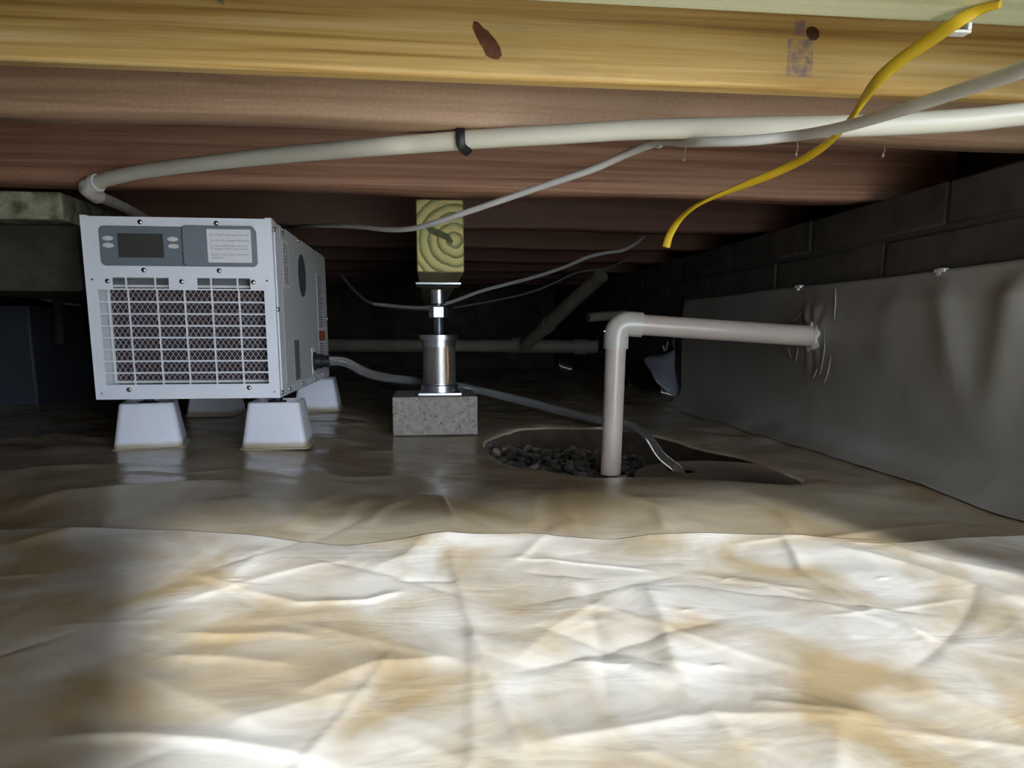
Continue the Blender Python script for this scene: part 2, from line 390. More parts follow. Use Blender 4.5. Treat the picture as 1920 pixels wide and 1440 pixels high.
def floor_h(X, Y):
    near = np.clip((1.0-Y)/.25, 0, 1)
    h = .0045*VA(X*2.6+5, Y*2.6+3) + (.0035-.0013*near)*VB(X*6+Y*2.2, Y*7-X*1.5) + (.0012-.0007*near)*VC(X*17+Y*9, Y*22-X*4)
    far = np.clip((Y-.9)/.8, 0, 1)
    h += far*.0035*np.abs(VD(X*7-Y*3, Y*13+X*2))
    left = 1/(1+np.exp((X+.17)/.035)); h += .02*left*np.clip((Y-.5)/.6, 0, 1)
    h += .012*np.exp(-(((X-.30)/.35)**2+((Y-.98)/.11)**2))          # swell in front of the sump
    h += .03*np.clip((X-.70)/.12, 0, 1)**2                           # climbs towards the wall
    h -= .008*np.exp(-(((X-.35)/.2)**2+((Y-1.4)/.2)**2))
    flat_b = np.exp(-((np.maximum(np.abs(X-.01)-.12, 0)/.05)**2+(np.maximum(np.abs(Y-1.72)-.13, 0)/.05)**2))
    h = h*(1-flat_b)
    for pts, a, w in CREASES:
        lo = np.array(pts).min(0)-.12; hi = np.array(pts).max(0)+.12
        m = (X > lo[0]) & (X < hi[0]) & (Y > lo[1]) & (Y < hi[1])
        if not m.any(): continue
        d, u, sd = seg_dist(X[m], Y[m], pts)
        fade = np.clip(u/.15, 0, 1)*np.clip((1-u)/.15, 0, 1)*.85+.15
        ww = w*np.where(sd > 0, 1.0, 1.9)
        h[m] += .55*a*fade*(.6*np.exp(-d/(.75*ww))+.4*np.exp(-(d/ww)**2))
    for (px, py) in POKES:
        h += .0014*np.exp(-np.abs(((X-px)+.6*(Y-py))/.006)-np.abs(((Y-py)-.4*(X-px))/.002))
    return h
def fh(x, y): return float(floor_h(np.array([float(x)]), np.array([float(y)]))[0])

# sump opening, cut through the liner
RIM = [(.124,1.592),(.23,1.752),(.327,1.771),(.417,1.721),(.501,1.641),(.555,1.481),(.590,1.316),(.598,1.15),(.57,1.02),(.455,1.042),(.383,1.09),(.32,1.116),(.268,1.118),(.226,1.151),(.177,1.223),(.137,1.301),(.112,1.45)]
rim = []
Q = [Vector((*p, 0)) for p in RIM]
for i in range(len(Q)):
    a, b, c, d = Q[i-1], Q[i], Q[(i+1) % len(Q)], Q[(i+2) % len(Q)]
    for j in range(8):
        t = j/8; w = .5*((2*b)+(c-a)*t+(2*a-5*b+4*c-d)*t*t+(3*b-a-3*c+d)*t**3); rim.append((w.x, w.y))
def inside(X, Y, poly):
    r = np.zeros(X.shape, bool); n = len(poly); j = n-1
    for i in range(n):
        xi, yi = poly[i]; xj, yj = poly[j]
        c = ((yi > Y) != (yj > Y)) & (X < (xj-xi)*(Y-yi)/(yj-yi+1e-15)+xi); r ^= c; j = i
    return r
def nearest(X, Y, poly):
    P = poly + [poly[0]]; bd = np.full(X.shape, 9.); bx = X.copy(); by = Y.copy()
    for i in range(len(poly)):
        ax, ay = P[i]; cx, cy = P[i+1]; dx, dy = cx-ax, cy-ay; L = dx*dx+dy*dy+1e-12
        t = np.clip(((X-ax)*dx+(Y-ay)*dy)/L, 0, 1); qx = ax+t*dx; qy = ay+t*dy; d = np.hypot(X-qx, Y-qy); m = d < bd
        bd = np.where(m, d, bd); bx = np.where(m, qx, bx); by = np.where(m, qy, by)
    return bx, by, bd

def grid_obj(name, X, Y, Z, mat, keep=None, parent=None):
    ny, nx = X.shape
    idx = np.arange(ny*nx).reshape(ny, nx)
    f = np.stack([idx[:-1,:-1], idx[:-1,1:], idx[1:,1:], idx[1:,:-1]], -1).reshape(-1, 4)
    if keep is not None: f = f[keep.reshape(-1)]
    co = np.stack([X, Y, Z], -1).reshape(-1, 3)
    used = np.unique(f); rm = np.full(len(co), -1); rm[used] = np.arange(len(used)); co = co[used]; f = rm[f]
    o = np.array([co[:,0].mean(), co[:,1].mean(), co[:,2].min()]) if parent is None else np.array(OFF[parent.name])
    me = bpy.data.meshes.new(name); me.vertices.add(len(co)); me.vertices.foreach_set('co', (co-o).ravel())
    me.loops.add(f.size); me.loops.foreach_set('vertex_index', f.ravel().astype(np.int32))
    me.polygons.add(len(f)); me.polygons.foreach_set('loop_start', np.arange(0, f.size, 4, dtype=np.int32))
    me.polygons.foreach_set('use_smooth', np.ones(len(f), bool)); me.update(calc_edges=True); me.validate()
    ob = bpy.data.objects.new(name, me); COL.objects.link(ob); me.materials.append(M[mat]); 
    if parent is None: ob.location = o
    else: ob.parent = parent
    OFF[ob.name] = Vector(o); return ob

# ------------------------------------------------------------------ the setting
JZ = .482                      # underside of the joists
WX = .80                       # face of the right-hand foundation wall
XL, YB = -2.6, 4.6
def axis(*spans):
    out = []
    for a, b, s in spans: out += list(np.arange(a, b-1e-6, s))
    return np.array(out + [spans[-1][1]])
def make_floor():
    xs = axis((XL, -.9, .03), (-.9, -.65, .01), (-.65, .80, .0048)); ys = axis((-.62, .6, .02), (.6, 1.85, .0048), (1.85, 2.4, .01), (2.4, YB, .03))
    X, Y = np.meshgrid(xs, ys); Z = floor_h(X, Y)
    ins = inside(X, Y, rim); allin = ins[:-1,:-1] & ins[:-1,1:] & ins[1:,1:] & ins[1:,:-1]
    bx, by, bd = nearest(X[ins], Y[ins], rim)
    X[ins] = bx; Y[ins] = by; Z[ins] = floor_h(bx, by)
    bx, by, bd = nearest(X, Y, rim); Z = Z - .004*np.exp(-bd/.012) 
    fl = grid_obj('floor', X, Y, Z, 'liner', ~allin); tag(fl, kind='structure')
    # cut edge of the liner
    mb = MB(); top = []; bot = []
    n = len(rim)
    zz = floor_h(np.array([p[0] for p in rim]), np.array([p[1] for p in rim]))-.004
    cx = sum(p[0] for p in rim)/n; cy = sum(p[1] for p in rim)/n
    for i, p in enumerate(rim):
        top.append((p[0], p[1], zz[i])); bot.append((p[0]+(cx-p[0])*.01, p[1]+(cy-p[1])*.01, zz[i]-.005))
    mb.rings([top, bot], cap=False); mb.build('cut_edge', 'liner', fl)
    # pit below
    mb = MB(); rr = []
    for s, z in ((1.22, -.012), (1.22, -.10)):
        rr.append([(cx+(p[0]-cx)*(1.75 if p[0] > cx else s), cy+(p[1]-cy)*s, z) for p in rim[::4]])
    mb.rings(rr, cap=False); o = len(mb.v); mb.f.append(tuple(range(len(rim[::4]), 2*len(rim[::4]))))
    pit = mb.build('sump_pit', 'soil', smooth=False); tag(pit, 'dark soil pit cut under the floor liner beside the right wall', kind='structure')
    return fl, pit, cx, cy
FLOOR, PIT, PCX, PCY = make_floor()
# near sheet lapping over the floor liner
SEAM = [(-.9,.86,.0),(-.45,.845,.003),(-.291,.838,.002),(-.19,.805,.004),(-.096,.779,.0),(-.03,.782,.009),(.013,.785,.016),(.05,.785,.012),(.10,.786,.011),(.15,.781,.006),(.206,.777,.0),(.25,.775,.010),(.31,.765,.015),(.41,.75,.011),(.525,.722,.0),(.59,.718,.011),(.668,.712,.015),(.79,.70,.012)]
def make_near_sheet():
    xs = axis((-.9, -.5, .01), (-.5, .77, .0026)); sx = [p[0] for p in SEAM]
    ye = np.interp(xs, sx, [p[1] for p in SEAM]); lf = np.interp(xs, sx, [p[2] for p in SEAM])
    k = np.hanning(15); k /= k.sum()
    lf = np.convolve(np.pad(lf, 7, 'edge'), k, 'valid')
    ts = np.concatenate([np.linspace(0, .55, 30)[:-1], np.linspace(.55, 1, 320)])
    X = np.tile(xs, (len(ts), 1)); Y = -.58 + ts[:,None]*(ye[None,:]+.58)
    Z = floor_h(X, Y) + .0022
    ex = np.maximum(ye[None,:]-Y, 0)
    Z += .6*lf[None,:]*np.exp(-(ex/.035)**1.2)
    o = grid_obj('liner_sheet', X, Y, Z, 'liner_near')
    md = o.modifiers.new('thickness', 'SOLIDIFY'); md.thickness = .0008; md.offset = 1
    tag(o, 'pale crinkled plastic liner sheet lapped over the floor in the foreground', 'liner')
make_near_sheet()

def structure():
    # right wall: recessed mortar core with every block proud of it
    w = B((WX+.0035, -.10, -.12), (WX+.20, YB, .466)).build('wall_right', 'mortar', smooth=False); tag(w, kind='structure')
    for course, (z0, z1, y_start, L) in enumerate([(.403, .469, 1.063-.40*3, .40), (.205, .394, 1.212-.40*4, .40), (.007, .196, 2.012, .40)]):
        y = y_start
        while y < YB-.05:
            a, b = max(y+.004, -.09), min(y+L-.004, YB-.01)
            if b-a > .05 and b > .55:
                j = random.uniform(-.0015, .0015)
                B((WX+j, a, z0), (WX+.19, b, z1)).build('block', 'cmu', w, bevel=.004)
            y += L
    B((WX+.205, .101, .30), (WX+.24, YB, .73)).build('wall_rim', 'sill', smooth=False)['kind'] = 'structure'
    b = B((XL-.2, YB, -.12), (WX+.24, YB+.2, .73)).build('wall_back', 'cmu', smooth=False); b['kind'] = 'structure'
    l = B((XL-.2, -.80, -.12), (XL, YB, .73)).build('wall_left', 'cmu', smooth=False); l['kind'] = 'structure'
    # hatch wall behind the camera, open between X .16 and 1.18, below z .60
    h = MB().box((XL, -.80, -.12), (.16, -.60, .73)).box((.16, -.80, .60), (1.2, -.60, .73)).box((.16, -.80, -.12), (1.2, -.60, -.02)).box((1.185, -.80, -.02), (1.2, -.60, .60))
    h = h.build('wall_front', 'hatch_wall', smooth=False); h['kind'] = 'structure'
    B((1.2, -.80, -.12), (1.4, .10, .73)).build('wall_side', 'cmu', smooth=False)['kind'] = 'structure'  # added jog out of view, widens the room for the sun
    B((WX+.21, -.10, -.12), (1.2, .10, .73)).build('wall_return', 'cmu', smooth=False)['kind'] = 'structure'  # closes the added jog where the right wall stops short
    B((WX+.001, -.60, -.06), (1.2, -.101, .012)).build('floor_alcove', 'liner', smooth=False)['kind'] = 'structure'  # floor of the added, unseen jog
    g = B((-6, -8, -.10), (6, -.80, -.03)).build('ground', 'gravel_yard', smooth=False); g['kind'] = 'structure'
    c = B((XL-.2, -.80, .73), (1.4, YB+.2, .76)).build('ceiling', 'subfloor', smooth=False); c['kind'] = 'structure'
structure()

# ------------------------------------------------------------------ joists
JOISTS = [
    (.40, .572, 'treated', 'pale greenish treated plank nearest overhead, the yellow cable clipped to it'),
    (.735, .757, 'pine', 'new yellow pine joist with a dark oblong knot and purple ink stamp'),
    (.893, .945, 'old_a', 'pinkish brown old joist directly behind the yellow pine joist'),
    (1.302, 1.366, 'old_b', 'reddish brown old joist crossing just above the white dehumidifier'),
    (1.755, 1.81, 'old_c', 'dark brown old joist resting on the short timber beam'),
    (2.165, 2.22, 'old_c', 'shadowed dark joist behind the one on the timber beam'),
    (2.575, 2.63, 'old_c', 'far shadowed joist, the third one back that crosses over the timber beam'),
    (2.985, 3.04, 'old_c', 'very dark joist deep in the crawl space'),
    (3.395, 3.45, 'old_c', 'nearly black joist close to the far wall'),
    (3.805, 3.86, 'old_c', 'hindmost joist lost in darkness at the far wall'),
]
JO = {}
for i, (y0, y1, m, lab) in enumerate(JOISTS):
    z1 = .725
    if i > 1:    # slightly worn, sagging lower edge
        mb = MB(); rs = []
        nseg = 28
        for k in range(nseg+1):
            x = XL+.01 + (WX+.18-XL)*k/nseg; dz = .0022*math.sin(k*1.3+i)+random.uniform(-.0007, .0007)
            rs.append([(x, y0, JZ+dz+.004), (x, y0+.004, JZ+dz), (x, y1-.004, JZ+dz), (x, y1, JZ+dz+.004), (x, y1, z1), (x, y0, z1)])
        o = mb.rings(rs).build('floor_joist', m, origin=(0, y0, JZ), ang=60)
    else:
        o = B((XL+.01, y0, JZ), (WX+.19, y1, z1)).build('floor_joist', m, origin=(0, y0, JZ), bevel=.005, seg=3)
    tag(o, lab, 'joist', 'floor joists'); JO[i] = o
# knots, nail and ink stamp of the yellow pine joist
def blob(name, mat, parent, px_pts, y, dep=.002):
    front = [gy(px, py, y) for px, py in px_pts]; c = sum(front, Vector())/len(front)
    inner = [c + (p-c)*.72 + Vector((0, -dep*.6, 0)) for p in front]; back = [p + Vector((0, .004, 0)) for p in front]
    mb = MB(); mb.rings([back, [p+Vector((0, -dep*.3, 0)) for p in front], inner], cap=False); n = len(front); mb.f.append(tuple(range(2*n, 3*n)))
    return mb.build(name, mat, parent, ang=60)
yf = JOISTS[1][0]
tag(blob('knot', 'knot', JO[1], [(888,40),(897,42),(905,52),(915,58),(921,66),(930,76),(938,90),(941,104),(934,112),(922,110),(911,104),(906,92),(899,80),(892,66),(886,52)], yf), 'dark oblong knot in the yellow joist')
tag(blob('knot', 'knot', JO[1], [(1514,52),(1522,50),(1530,52),(1536,60),(1535,70),(1529,76),(1519,75),(1513,68),(1511,59)], yf), 'small round dark knot')
nl = gy(418, 5, yf); MB().lathe((nl.x, yf-.010, nl.z), [(.0035, 0), (.0035, .002), (.0018, .0021), (.0018, .014)], 10, 'Y').build('nail', 'inner_metal', JO[1])
m, t, b, col, sx, band, n1 = M['_stamp']
A0 = gy(1478, 72, yf)-OFF[JO[1].name]; A1 = gy(1522, 145, yf)-OFF[JO[1].name]
C0 = gy(1490, 36, yf)-OFF[JO[1].name]; C1 = gy(1508, 68, yf)-OFF[JO[1].name]
def rectmask(a, c):
    e = N(t, 'ShaderNodeMath', operation='MULTIPLY'); t.links.new(band(sx.outputs[0], min(a.x, c.x), max(a.x, c.x)), e.inputs[0]); t.links.new(band(sx.outputs[2], min(a.z, c.z), max(a.z, c.z)), e.inputs[1]); return e.outputs[0]
sm = N(t, 'ShaderNodeMath', operation='MAXIMUM'); t.links.new(rectmask(A0, A1), sm.inputs[0]); t.links.new(rectmask(C0, C1), sm.inputs[1])
pat = ramp(t, noise(t, coords(t), 90, 4), [(.36, (.05,)*3), (.62, (.8,)*3)])
fm = mix(t, 1.0, sm.outputs[0], pat, 'MULTIPLY')
col = mix(t, fm, col, (.24, .17, .24)); t.links.new(col, b.inputs['Base Color']); bump(t, b, n1, .3, .001)
# cobwebs hanging from the second old joist
for k, (px, py, ln) in enumerate([(1278, 268, .022), (1490, 272, .012), (1645, 280, .010)]):
    p = gz(px, py, JZ); p.y = .935; mb = MB()
    mb.tube([p+Vector((0, 0, .002)), p+Vector((.0012, 0, -ln*.5)), p+Vector((0, .001, -ln))], .0007, 6, 4); mb.lathe(p+Vector((0, .001, -ln-.002)), [(.0004, -.002), (.0022, 0), (.0014, .003), (.0004, .004)], 7)
    mb.build('cobweb', 'web', JO[2])

# ------------------------------------------------------------------ timber beam, screw jack, block
bx0, bx1, bz0, bz1, by = -.022, .066, .348, .4795, 1.372
tb = thing('timber_beam', ((bx0+bx1)/2, by, bz0), 'short treated timber beam with ringed end grain on the screw jack', 'beam')
B((bx0, by+.002, bz0), (bx1, 3.3, bz1)).build('beam_body', 'beam_side', tb, bevel=.004)
B((bx0+.001, by, bz0+.001), (bx1-.001, by+.003, bz1-.001)).build('end_grain', 'end_grain', tb, bevel=.002)
cr = [gy(px, py, by) for px, py in [(796,424),(812,426),(828,433),(842,440),(850,452),(846,458),(836,450),(820,444),(804,436)]]
mb = MB(); mb.rings([[p+Vector((0, .002, 0)) for p in cr], [p+Vector((0, -.0006, 0)) for p in cr]]); tag(mb.build('split', 'crack', tb, smooth=False), 'dark split in the end grain')
jx, jy = gy(823, 640, 1.70).x, 1.70
blk_h = .091
cb = MB(); cb.box((-.088, 1.632, .002), (.106, 1.815, blk_h)); cbo = cb.build('concrete_block', 'block', bevel=.003, seg=2)
tag(cbo, 'grey concrete block under the screw jack', 'block')
jk = thing('screw_jack', (jx, jy, blk_h), 'chrome screw jack with galvanised tube holding up the timber beam', 'jack')
z = blk_h
B((jx-.050, jy-.05, z+.0005), (jx+.050, jy+.05, z+.007)).build('base_plate', 'chrome', jk, bevel=.001)
MB().lathe((jx, jy, z), [(.044, .0071), (.044, .022), (.0405, .024), (.0405, .027)], 40).build('lower_collar', 'chrome', jk)
MB().lathe((jx, jy, z), [(.0385, .0245), (.0385, .117)], 48).build('tube', 'galv', jk)
wp = []
for k in range(15):
    a = R(-63); r = .0388; wp.append((jx+r*math.cos(a)+.0005*math.sin(k*2.1), jy+r*math.sin(a), z+.027+.088*k/14))
MB().tube(wp, .004, 8, 2, rads=[(0, .003), (.2, .0045), (.5, .005), (.8, .004), (1, .0045)]).build('weld_seam', 'weld', jk)
MB().lathe((jx, jy, z), [(.0395, .112), (.0395, .128), (.046, .129), (.046, .139), (.044, .1405), (.012, .1405)], 48).build('upper_collar', 'chrome', jk)
rod = MB(); prof = [(.0115, .139)]
zz = .141
while zz < .222:
    prof += [(.0118, zz), (.0108, zz+.0012)]; zz += .0024
rod.lathe((jx, jy, z), prof, 24); rod.build('threaded_rod', 'chrome', jk)
MB().lathe((jx, jy, z), [(.020, .178), (.0225, .180), (.0225, .203), (.020, .205)], 6).build('hex_nut', 'chrome', jk, ang=20)
MB().lathe((jx, jy, z), [(.0165, .211), (.017, .213), (.017, .242)], 28).build('sleeve', 'chrome', jk)
B((jx-.051, jy-.06, .342), (jx+.051, jy+.06, .3475)).build('top_plate', 'chrome', jk, bevel=.001)
bl = MB(); bl.lathe((jx+.054, jy-.03, z+.011), [(.0025, -.008), (.0025, 0), (.004, .0005), (.004, .004)], 8, 'X'); bl.build('set_screw', 'zinc', jk)

# ------------------------------------------------------------------ dehumidifier
UX0, UX1, UY0, UY1, UZ0, UZ1 = -.566, -.262, 1.28, 1.90, .124, .4255
UW, UH, UD = UX1-UX0, UZ1-UZ0, UY1-UY0
dh = thing('dehumidifier', ((UX0+UX1)/2, UY0+UD/2, UZ0), 'white metal box dehumidifier with grey control panel and front grille', 'dehumidifier')
def U(u, v, y=0): return (UX0+u*UW, UY0+y, UZ1-v*UH)
def ubox(u0, v0, u1, v1, y0, y1): return ((UX0+u0*UW, UY0+y0, UZ1-v1*UH), (UX0+u1*UW, UY0+y1, UZ1-v0*UH))
T = .0016
fp = MB()
VB_ = [.392, .917]; GL, GR = .062, .941
S1, S2 = (.14, .434), (.584, .869); SV0, SV1 = .325, .384
for q in [(0, 0, 1, SV0), (0, SV0, S1[0], SV1), (S1[1], SV0, S2[0], SV1), (S2[1], SV0, 1, SV1), (0, SV1, 1, VB_[0]), (0, VB_[0], GL, VB_[1]), (GR, VB_[0], 1, VB_[1]), (0, VB_[1], 1, 1)]:
    fp.box(*ubox(*q, 0, T))
# folded side returns of the front panel
fp.box((UX0, UY0+T, UZ0), (UX0+T, UY0+.03, UZ1)).box((UX1-T, UY0+T, UZ0), (UX1, UY0+.03, UZ1)).box((UX0+T, UY0+T, UZ1-T), (UX1-T, UY0+.03, UZ1)).box((UX0+T, UY0+T, UZ0), (UX1-T, UY0+.03, UZ0+T))
fp.build('front_panel', 'white', dh, smooth=False)
bw = .0014
for u in (.216, .367, .512, .658, .804):
    B((UX0+u*UW-bw, UY0+.0003, UZ1-VB_[1]*UH), (UX0+u*UW+bw, UY0+T, UZ1-VB_[0]*UH)).build('grille_bar', 'white', dh, smooth=False)
for k in range(1, 8):
    v = VB_[0]+(VB_[1]-VB_[0])*k/8
    B((UX0+GL*UW, UY0+.0001, UZ1-v*UH-bw), (UX0+GR*UW, UY0+T-.0001, UZ1-v*UH+bw)).build('grille_bar', 'white', dh, smooth=False)
for u in (.21, .362, .658, .80):
    B((UX0+u*UW-bw, UY0+.0003, UZ1-SV1*UH), (UX0+u*UW+bw, UY0+T, UZ1-SV0*UH)).build('grille_bar', 'white', dh, smooth=False)
# cabinet shell
g = .0025; sh = MB(); y0, y1 = UY0+.031, UY1
sh.box((UX0, y0, UZ0), (UX0+g, y1, UZ1-.001)).box((UX1-g, y0, UZ0), (UX1, y1, UZ1-.001)).box((UX0+g, y0, UZ1-.0035), (UX1-g, y1, UZ1-.001)).box((UX0+g, y0, UZ0), (UX1-g, y1, UZ0+g)).box((UX0+g, y1-g, UZ0+g), (UX1-g, y1, UZ1-.0035))
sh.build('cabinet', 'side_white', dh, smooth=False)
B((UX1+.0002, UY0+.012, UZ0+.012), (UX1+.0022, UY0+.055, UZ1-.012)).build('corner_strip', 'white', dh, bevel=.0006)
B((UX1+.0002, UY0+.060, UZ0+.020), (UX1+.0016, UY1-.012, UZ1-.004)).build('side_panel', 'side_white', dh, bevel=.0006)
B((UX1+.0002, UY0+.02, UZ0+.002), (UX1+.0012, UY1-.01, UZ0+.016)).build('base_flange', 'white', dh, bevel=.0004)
# corner tabs on top of the front panel
for a, b2 in ((0, .035), (.965, 1)):
    B((UX0+a*UW, UY0, UZ1-.0005), (UX0+b2*UW, UY0+.02, UZ1+.0018)).build('corner_tab', 'white', dh, smooth=False)
# intake: sheet metal duct, filter pad, wire mesh
fy = UY0+.030
duct = MB()
dl, dr, dt, db = UX0+(GL-.006)*UW, UX0+(GR+.012)*UW, UZ1-.322*UH, UZ1-.925*UH
duct.box((dl-.001, UY0+T, db), (dl, UY0+.06, dt)).box((dr, UY0+T, db), (dr+.001, UY0+.06, dt)).box((dl, UY0+T, dt), (dr, UY0+.06, dt+.001)).box((dl, UY0+T, db-.001), (dr, UY0+.06, db))
duct.build('intake_duct', 'white', dh, smooth=False)
fz1, fz0, fx0, fx1 = UZ1-.372*UH, UZ1-.905*UH, dl+.006, dr-.001
fil = B((fx0, fy+.004, fz0), (fx1, fy+.024, fz1)).build('filter_pad', 'filter', dh, smooth=False)
fr = MB(); e = .004
fr.box((fx0-.003, fy, fz0-.003), (fx0+.001, fy+.025, fz1+.004)).box((fx1-.001, fy, fz0-.003), (fx1, fy+.025, fz1+.004)).box((fx0, fy, fz1), (fx1, fy+.025, fz1+.004)).box((fx0, fy, fz0-.003), (fx1, fy+.025, fz0+.001))
fr.build('filter_frame', 'clip_white', fil, smooth=False)
B((dl, UY0+.055, db), (dr, UY0+.0595, dt)).build('intake_back', 'inner_metal', dh, smooth=False)
wm = MB(); pw, ph = .0090, .0135; th = .00052
W_, H_ = fx1-fx0-.002, fz1-fz0-.002
def clipseg(x0, z0, sx_, sz_):
    t1 = min(((W_-x0)/sx_) if sx_ > 0 else (x0/-sx_), (H_-z0)/sz_); return t1
for sgn in (1, -1):
    starts = []
    n = int((W_+H_*pw/ph)/pw)+2
    for k in range(-2, n):
        x = k*pw
        # line: x(z) = x0 + sgn*(pw/ph)*z ; clip
        x0 = x - (H_*pw/ph if sgn > 0 else 0)
        za, zb = 0, H_
        s = sgn*pw/ph
        if s > 0: za = max(0, -x0/s); zb = min(H_, (W_-x0)/s)
        else: za = max(0, (x0-W_)/-s); zb = min(H_, x0/-s)
        if zb-za < .004: continue
        p = Vector((fx0+.001+x0+s*za, fy+.0028, fz0+.001+za)); q = Vector((fx0+.001+x0+s*zb, fy+.0028, fz0+.001+zb))
        dr_ = (q-p).normalized(); nn = Vector((dr_.z, 0, -dr_.x))*th; dd = Vector((0, -.0007, 0))
        wm.add([p-nn, p+nn, q+nn, q-nn, p-nn+dd, p+nn+dd, q+nn+dd, q-nn+dd], [(4,5,6,7), (0,1,5,4), (1,2,6,5), (2,3,7,6), (3,0,4,7)])
tag(wm.build('wire_mesh', 'filter_wire', fil, smooth=False), 'diamond wire mesh over the dark filter pad', kind='stuff')
# control panel
def rrect(u0, v0, u1, v1, r, y0, y1, n=5):
    a = Vector(U(u0, v1)); b = Vector(U(u1, v0)); P = []
    for (cx, cz, s) in ((b.x-r, b.z-r, 0), (a.x+r, b.z-r, 90), (a.x+r, a.z+r, 180), (b.x-r, a.z+r, 270)):
        for k in range(n+1):
            t_ = R(s+90*k/n); P.append((cx+r*math.cos(t_), cz+r*math.sin(t_)))
    return MB().rings([[(x, y1, z_) for x, z_ in P], [(x, y0, z_) for x, z_ in P]])
cp = rrect(.093, .05, .917, .262, .008, UY0-.003, UY0-.0001).build('control_panel', 'panel', dh, bevel=.0012, ang=50)
cv = rrect(.527, .044, .912, .262, .006, UY0-.0085, UY0-.0031).build('panel_cover', 'cover', dh, bevel=.0018, ang=50)
sf = rrect(.184, .084, .431, .224, .0015, UY0-.0040, UY0-.0031).build('screen', 'panel', dh, ang=50)
rrect(.19, .09, .425, .218, .001, UY0-.0046, UY0-.0041).build('screen_glass', 'screen', sf, ang=50)
for (u, v) in ((.138, .117), (.139, .155), (.475, .118), (.477, .156)):
    c = Vector(U(u, v)); P = [(c.x+.0086*math.cos(2*math.pi*k/24), c.z+.0040*math.sin(2*math.pi*k/24)) for k in range(24)]
    MB().rings([[(x, UY0-.0031, z_) for x, z_ in P], [(x, UY0-.0045, z_) for x, z_ in P], [(c.x+(x-c.x)*.8, UY0-.0054, c.z+(z_-c.z)*.8) for x, z_ in P]]).build('button', 'button', dh)
lb = rrect(.66, .063, .893, .242, .002, UY0-.0092, UY0-.0086).build('instruction_label', 'sticker', dh, ang=50)
def text(name, body, loc, size, mat, parent, rot=(math.pi/2, 0, 0), width=None):
    cu = bpy.data.curves.new(name, 'FONT'); cu.body = body; cu.size = size; cu.resolution_u = 1; cu.extrude = .00006; cu.offset = .0
    ob = bpy.data.objects.new(name, cu); COL.objects.link(ob)
    bpy.context.view_layer.update()
    me = bpy.data.meshes.new_from_object(ob.evaluated_get(bpy.context.evaluated_depsgraph_get()))
    bpy.data.objects.remove(ob); bpy.data.curves.remove(cu)
    if width:
        w_ = max(v.co.x for v in me.vertices)
        for v in me.vertices: v.co.x *= width/w_
    o = bpy.data.objects.new(name, me); COL.objects.link(o); me.materials.clear(); me.materials.append(M[mat])
    o.parent = parent; o.location = Vector(loc)-OFF[parent.name]; o.rotation_euler = rot; return o
lines = [('Press ON/OFF to turn control ON or OFF', .098, .205), ('Use \u25b3 or \u25bd to change %RH setting', .128, .205), ('To reset CLEAN FILTER, hold \u25b3 and', .157, .195), ('\u25bd simultaneously for three seconds.', .172, .200), ('See back of this cover for other mode', .203, .200), ('explanations.', .219, .065)]
for s, v, w_ in lines:
    p = U(.677, v); text('lettering', s, (p[0], UY0-.00935, p[2]), .0042, 'ink', lb, width=w_*UW)
# screws
sc = MB().lathe((0, 0, 0), [(.0014, 0), (.0043, .0), (.0043, -.0007), (.0036, -.0018), (.0018, -.0026), (.0004, -.0027)], 14, 'Y')
scr0 = None
for (u, v) in [(.308,.027),(.706,.027),(.308,.284),(.706,.284),(.115,.345),(.503,.345),(.886,.345),(.179,.945),(.83,.94)]:
    p = Vector(U(u, v))
    if scr0 is None:
        scr0 = sc.build('screw', 'zinc', dh); scr0.data.transform(Matrix.Translation(OFF[dh.name])); scr0.location = p-OFF[dh.name]
    else: child_copy(scr0, dh, p-OFF[dh.name])
for (u, v) in [(.035,.337),(.96,.337),(.033,.965),(.97,.965)]:
    p = U(u, v); MB().lathe(p, [(.0016, -.0004), (.0016, .0006)], 10, 'Y').build('rivet_hole', 'black' if v < .5 else 'inner_metal', dh)
# side details (on the face X = UX1)
sx_ = UX1+.0017
def sp(px, py, x=UX1+.002): return gx(px, py, x)
for (px, py) in [(511.5, 429), (519, 580), (525.5, 737)]:
    p = sp(px, py); c = child_copy(scr0, dh, Vector((UX1+.0023, max(p.y, UY0+.007), p.z))-OFF[dh.name], (0, 0, R(90)))
for (yy, zz_) in [(1.36, UZ1-.006), (1.52, UZ1-.006), (1.70, UZ1-.006), (1.86, UZ1-.006), (1.36, UZ0+.009), (1.50, UZ0+.009), (1.66, UZ0+.009), (1.80, UZ0+.009), (1.893, .27)]:
    c = child_copy(scr0, dh, Vector((UX1+.0014, yy, zz_))-OFF[dh.name], (0, 0, R(90)))
def side_rect(name, mat, y0, y1, z0, z1, parent=dh, t0=.0017, t1=.0021): return B((UX1+t0, y0, z0), (UX1+t1, y1, z1)).build(name, mat, parent, smooth=False)
# barcode text block near the front edge, turned on its side
side_rect('serial_label', 'sticker', 1.352, 1.408, .318, .402)
sl = bpy.context.scene.objects['serial_label']
rng = random.Random(4)
for row, yy in enumerate((1.358, 1.372, 1.386)):
    pr = MB(); z_ = .324
    while z_ < .396:
        ww = rng.choice((.0012, .002, .0032)); pr.box((UX1+.0021, yy, z_), (UX1+.0023, yy+.010, z_+ww)); z_ += ww+rng.choice((.0012, .002))
    pr.build('print', 'ink', sl, smooth=False)
ar = MB(); ya, za = 1.366, .413
ar.rings([[(UX1+.0017, ya-.008, za+.004), (UX1+.0017, ya, za-.006), (UX1+.0017, ya+.010, za+.005), (UX1+.0017, ya, za)], [(UX1+.0021, ya-.008, za+.004), (UX1+.0021, ya, za-.006), (UX1+.0021, ya+.010, za+.005), (UX1+.0021, ya, za)]]); tag(ar.build('arrow_mark', 'black', dh, smooth=False), 'small black arrow printed on the side')
